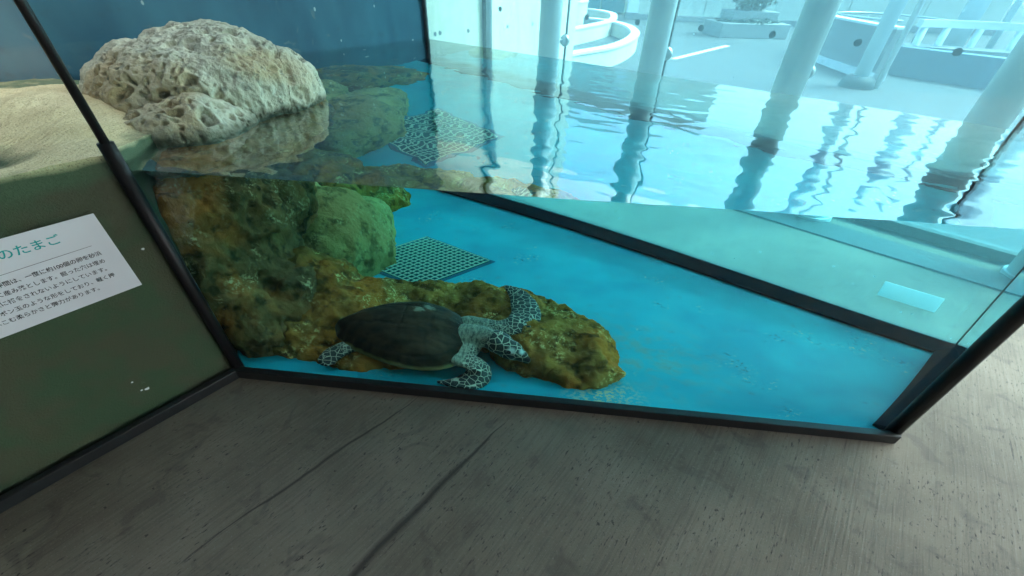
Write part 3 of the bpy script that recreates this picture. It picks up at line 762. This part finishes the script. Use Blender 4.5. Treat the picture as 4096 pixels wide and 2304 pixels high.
for k, a in enumerate(js[2:-1]):
    for z in (.835, 2.6):
        c = fac(a, KF); c3 = Vector((c.x, c.y, z)); n3 = Vector((-BN.x, -BN.y, 0)); b3 = Vector((BU.x, BU.y, 0))
        v, f = tube([c3 + n3 * .004, c3 + n3 * .02, c3 + n3 * .045, c3 + n3 * .05], [.05, .055, .042, .02], 18); fx = mk('fixing', v, f, M_METAL, GW, True)
        e = c3 + n3 * .03
        v, f = tube([e, e + b3 * .07 + n3 * .05, e + b3 * .115 + n3 * .10], .019, 12); mk('arm', v, f, M_METAL, GW, True)
for s in (2.93, 2.2, 1.845, 1.46, 1.09, .715, .35):
    c = fac(s, KF); v, f = tube([Vector((c.x, c.y, 1.045)) - Vector((BN.x, BN.y, 0)) * d for d in (.002, .004)], .024, 20); mk('sticker', v, f, M_DOT, GW)

# ---------------------------------------------------------------- plaza outside
cw = empty('concrete_wall', (-.5, 5.3, 0), 'tall pale concrete wall just right of the navy wall', 'wall')
WA, WB = (-1.02, 4.668), (.80, 6.922)
pbox('wall', strip(WA, WB, .0, .28), -.011, 4.6, M_PALE, cw)
wn3 = Vector((.778, -.628, 0))
for x, y, z in ((-.869, 4.855, .846), (-.826, 4.908, .852), (-.567, 5.229, .845), (-.15, 5.745, .845), (.158, 6.127, .845), (.47, 6.513, .845)):
    c = Vector((x, y, z)); mk('tie_hole', *tube([c - wn3 * .01, c + wn3 * .003], .02, 12), M_DOT, cw)
o1 = empty('curved_wall', (2, 9, 0), 'low curved white-topped concrete wall nearest the glass front', 'wall')
pts = [(.55, 7.3), (.9, 7.78), (1.3, 8.2), (1.75, 8.75), (2.25, 9.74), (2.65, 11.0), (2.75, 12.5), (2.45, 13.6), (1.9, 14.2)]
mk('wall', *wallpath(pts, .16, -.012, .28), M_PALE, o1); mk('coping', *wallpath(pts, .20, .281, .32), M_WHITE, o1)
pbox('end_panel', [(1.22, 8.02), (1.5, 8.32), (1.47, 8.35), (1.19, 8.05)], .02, .27, M_DRUM, o1)
o2 = empty('curved_wall', (2, 12, 0), 'upper curved concrete ramp wall behind the low curved wall', 'wall')
pts = [(.8, 10.6), (1.29, 11.27), (1.9, 12.23), (2.5, 13.4), (2.80, 14.6), (2.94, 16.0), (2.6, 17.1), (1.9, 17.8)]
mk('wall', *wallpath(pts, .16, -.012, .30), M_PALE, o2); mk('coping', *wallpath(pts, .20, .301, .34), M_WHITE, o2)
o3 = empty('ramp_drum', (1.6, 15.6, 0), 'small rounded white concrete drum at the head of the curved ramp', 'wall')
pts = [(.3, 14.6), (1.1, 14.5), (1.7, 14.8), (2.0, 15.5), (1.9, 16.3), (1.4, 16.9)]
mk('wall', *wallpath(pts, .2, -.012, .62), M_PALE, o3); mk('coping', *wallpath(pts, .24, .621, .66), M_WHITE, o3)
# far building and boundary wall
fb = empty('far_building', (3.5, 20, 0), 'distant building with teal windows left of the boundary wall', 'building')
pbox('wall', [(-2, 21), (9, 20.2), (9, 24), (-2, 24)], 0, 6, M_PALE, fb)
t = NT('teal_window'); MW_ = t.done(t.bsdf((.05, .18, .22), .15, None, .5))
for a, b in ((2.3, 3.25), (3.33, 4.25), (.9, 2.2)): pbox('window', [(a, 20.98 - (a + 2) * .0727 - .28), (b, 20.98 - (b + 2) * .0727 - .28), (b, 20.98 - (b + 2) * .0727), (a, 20.98 - (a + 2) * .0727)], .05, 3.2, MW_, fb)
bw = empty('boundary_wall', (7, 17.5, 0), 'long pale concrete boundary wall of jointed panels behind the planter', 'wall')
A, B = V2((4.35, 18.3)), V2((16, 16.4)); u = (B - A).normalized(); 
for i in range(5):
    a = A + u * (2.36 * i + .012); b = A + u * (2.36 * (i + 1) - .012); pbox('panel', strip(a, b, 0, .25), .16, 3.0, M_PALE, bw)
pbox('plinth', strip(A, A + u * 11.8, -.08, .26), -.012, .155, M_DRUM, bw)
wp = empty('white_pillar', (4.0, 18.6, 0), 'square white pillar left of the boundary wall', 'pillar')
pbox('shaft', [(3.95, 18.2), (4.34, 18.14), (4.40, 18.5), (4.0, 18.56)], .2, 4.0, M_WHITE, wp); pbox('foot', [(3.9, 18.14), (4.345, 18.075), (4.42, 18.52), (3.96, 18.6)], -.012, .199, M_DRUM, wp)
# painted line
A, B = V2((3.2, 9.62)), V2((5.25, 11.9)); mk('painted_line', [(x, y, -.007) for x, y in strip(A, B, -.07, .07)], [(0, 1, 2, 3)], M_WHITE, ground)
# planter with shrub
pl = empty('planter', (6.6, 14.3, 0), 'stepped grey concrete planter standing on the plaza', 'planter')
pbox('base', ob(6.55, 14.1, .98, .62, .05), -.012, .34, M_DRUM, pl, bevel=.02); pbox('bed_wall', ob(6.62, 14.25, .66, .42, .05), .341, .60, M_DRUM, pl, bevel=.02)
def leaves(name, cx, cy_, cz, rx, ry, rz_, n, sz, mat, parent):
    v = []; f = []
    for _ in range(n):
        d = Vector((random.gauss(0, 1), random.gauss(0, 1), random.gauss(0, 1))).normalized()
        k = (.55 + .45 * random.random()) * (1 + .22 * noise.noise(d * 3 + Vector((cx, cy_, 0))))
        c = Vector((cx + d.x * rx * k, cy_ + d.y * ry * k, cz + d.z * rz_ * k))
        a = Vector((random.gauss(0, 1), random.gauss(0, 1), random.gauss(0, 1))).normalized(); e = a.cross(d).normalized() if a.cross(d).length > .01 else Vector((1, 0, 0)); g = e.cross(a)
        i = len(v); l = sz * random.uniform(.6, 1.3); v += [c - a * l, c + e * l * .45, c + a * l, c - e * l * .45]; f.append((i, i + 1, i + 2, i + 3))
    return mk(name, v, f, mat, parent)
M_LEAF = simple('shrub_leaf', (.045, .075, .06), .6, 12, .4, .1)
sb = empty('shrub', (6.62, 14.25, .6), 'dark leafy shrub growing out of the stepped planter', 'shrub')
leaves('foliage', 6.62, 14.25, 1.35, .68, .6, .85, 5200, .075, M_LEAF, sb)['kind'] = 'stuff'
mk('stem', *tube([(6.62, 14.25, .50), (6.6, 14.25, .9), (6.65, 14.23, 1.4)], [.07, .05, .03], 8), M_DRUM, sb, True)
gc = leaves('ground_cover', 6.55, 14.05, .35, .9, .58, .09, 2600, .05, M_LEAF, None)
tag(gc, 'low dark ground cover around the planter top', 'plants', kind='stuff')
# drum wall on the right with a hoop rail
dw = empty('drum_wall', (6.5, 9, 0), 'curved grey concrete wall with white foot and thin hoop rail behind the thin column', 'wall')
pts = [(7.3, 11.7), (6.7, 10.8), (6.44, 10.09), (6.33, 9.2), (6.27, 8.5), (6.28, 7.95)]
mk('wall', *wallpath(pts, .2, -.012, .755), M_DRUM, dw); mk('coping', *wallpath(pts, .23, .756, .79), M_WHITE, dw); mk('foot_band', *wallpath(pts, .26, -.011, .12), M_WHITE, dw)
hp = [(7.5 + .85 * math.cos(a), 9.95 + 1.15 * math.sin(a), .80 + .0 * math.sin(a)) for a in [i * math.pi / 12 - .6 for i in range(19)]]
mk('hoop_rail', *tube(hp, .018, 8), M_METAL, dw, True)
for k in (3, 7, 11, 15): mk('hoop_post', *tube([hp[k], (hp[k][0], hp[k][1], 0)], .014, 8), M_METAL, dw, True)
# planter block and curved rail further right
pb = empty('parapet', (8, 8.3, 0), 'curved blue-grey parapet with a white rail on posts at the far right', 'parapet')
pts = [(6.9, 9.15), (7.1, 8.75), (7.4, 8.3), (7.85, 7.75), (8.4, 7.1), (9.1, 6.4)]
mk('wall', *wallpath(pts, .25, -.012, .44), simple('bluegrey_render', (.11, .17, .22), .8, 5, .2, .3), pb)
rp = [(7.6, 9.3), (8.2, 9.35), (8.9, 9.2), (9.7, 8.8), (10.4, 8.2)]
mk('rail', *wallpath(rp, .10, .70, .82), M_WHITE, pb)
for x, y in ((7.75, 9.33), (8.2, 9.35), (8.75, 9.25), (9.3, 9.02), (9.9, 8.6)): mk('post', *tube([(x, y, -.01), (x, y, .699)], .06, 12), M_STEEL, pb, True)
pbox('low_wall', [(7.5, 9.2), (10.3, 8.0), (10.5, 8.5), (7.7, 9.7)], -.011, .40, M_DRUM, pb)
# outdoor canopy columns
for i, (x, y, r, lb) in enumerate(((5.58, 7.43, .105, 'thin outdoor canopy column with flared dark foot in front of the drum wall'), (9.0, 9.9, .17, 'leftmost outdoor column behind the white rail'), (9.62, 9.75, .06, 'slender outdoor post between the columns behind the white rail'), (10.3, 9.5, .15, 'middle outdoor column behind the white rail'), (10.9, 9.1, .22, 'thickest outdoor column behind the white rail'))):
    root = empty('canopy_column', (x, y, 0), lb, 'column', 'outdoor canopy columns')
    mk('shaft', *tube([(x, y, -.011), (x, y, 5)], r, 20), M_STEEL, root, True)
    if i == 0: mk('foot', *tube([(x, y, -.01), (x, y, .1), (x, y, .16)], [.25, .23, .17], 20), M_SEAL, root, True); mk('downpipe', *tube([(x + .26, y - .10, -.01), (x + .26, y - .10, 5)], .04, 12), M_WHITE, root, True)
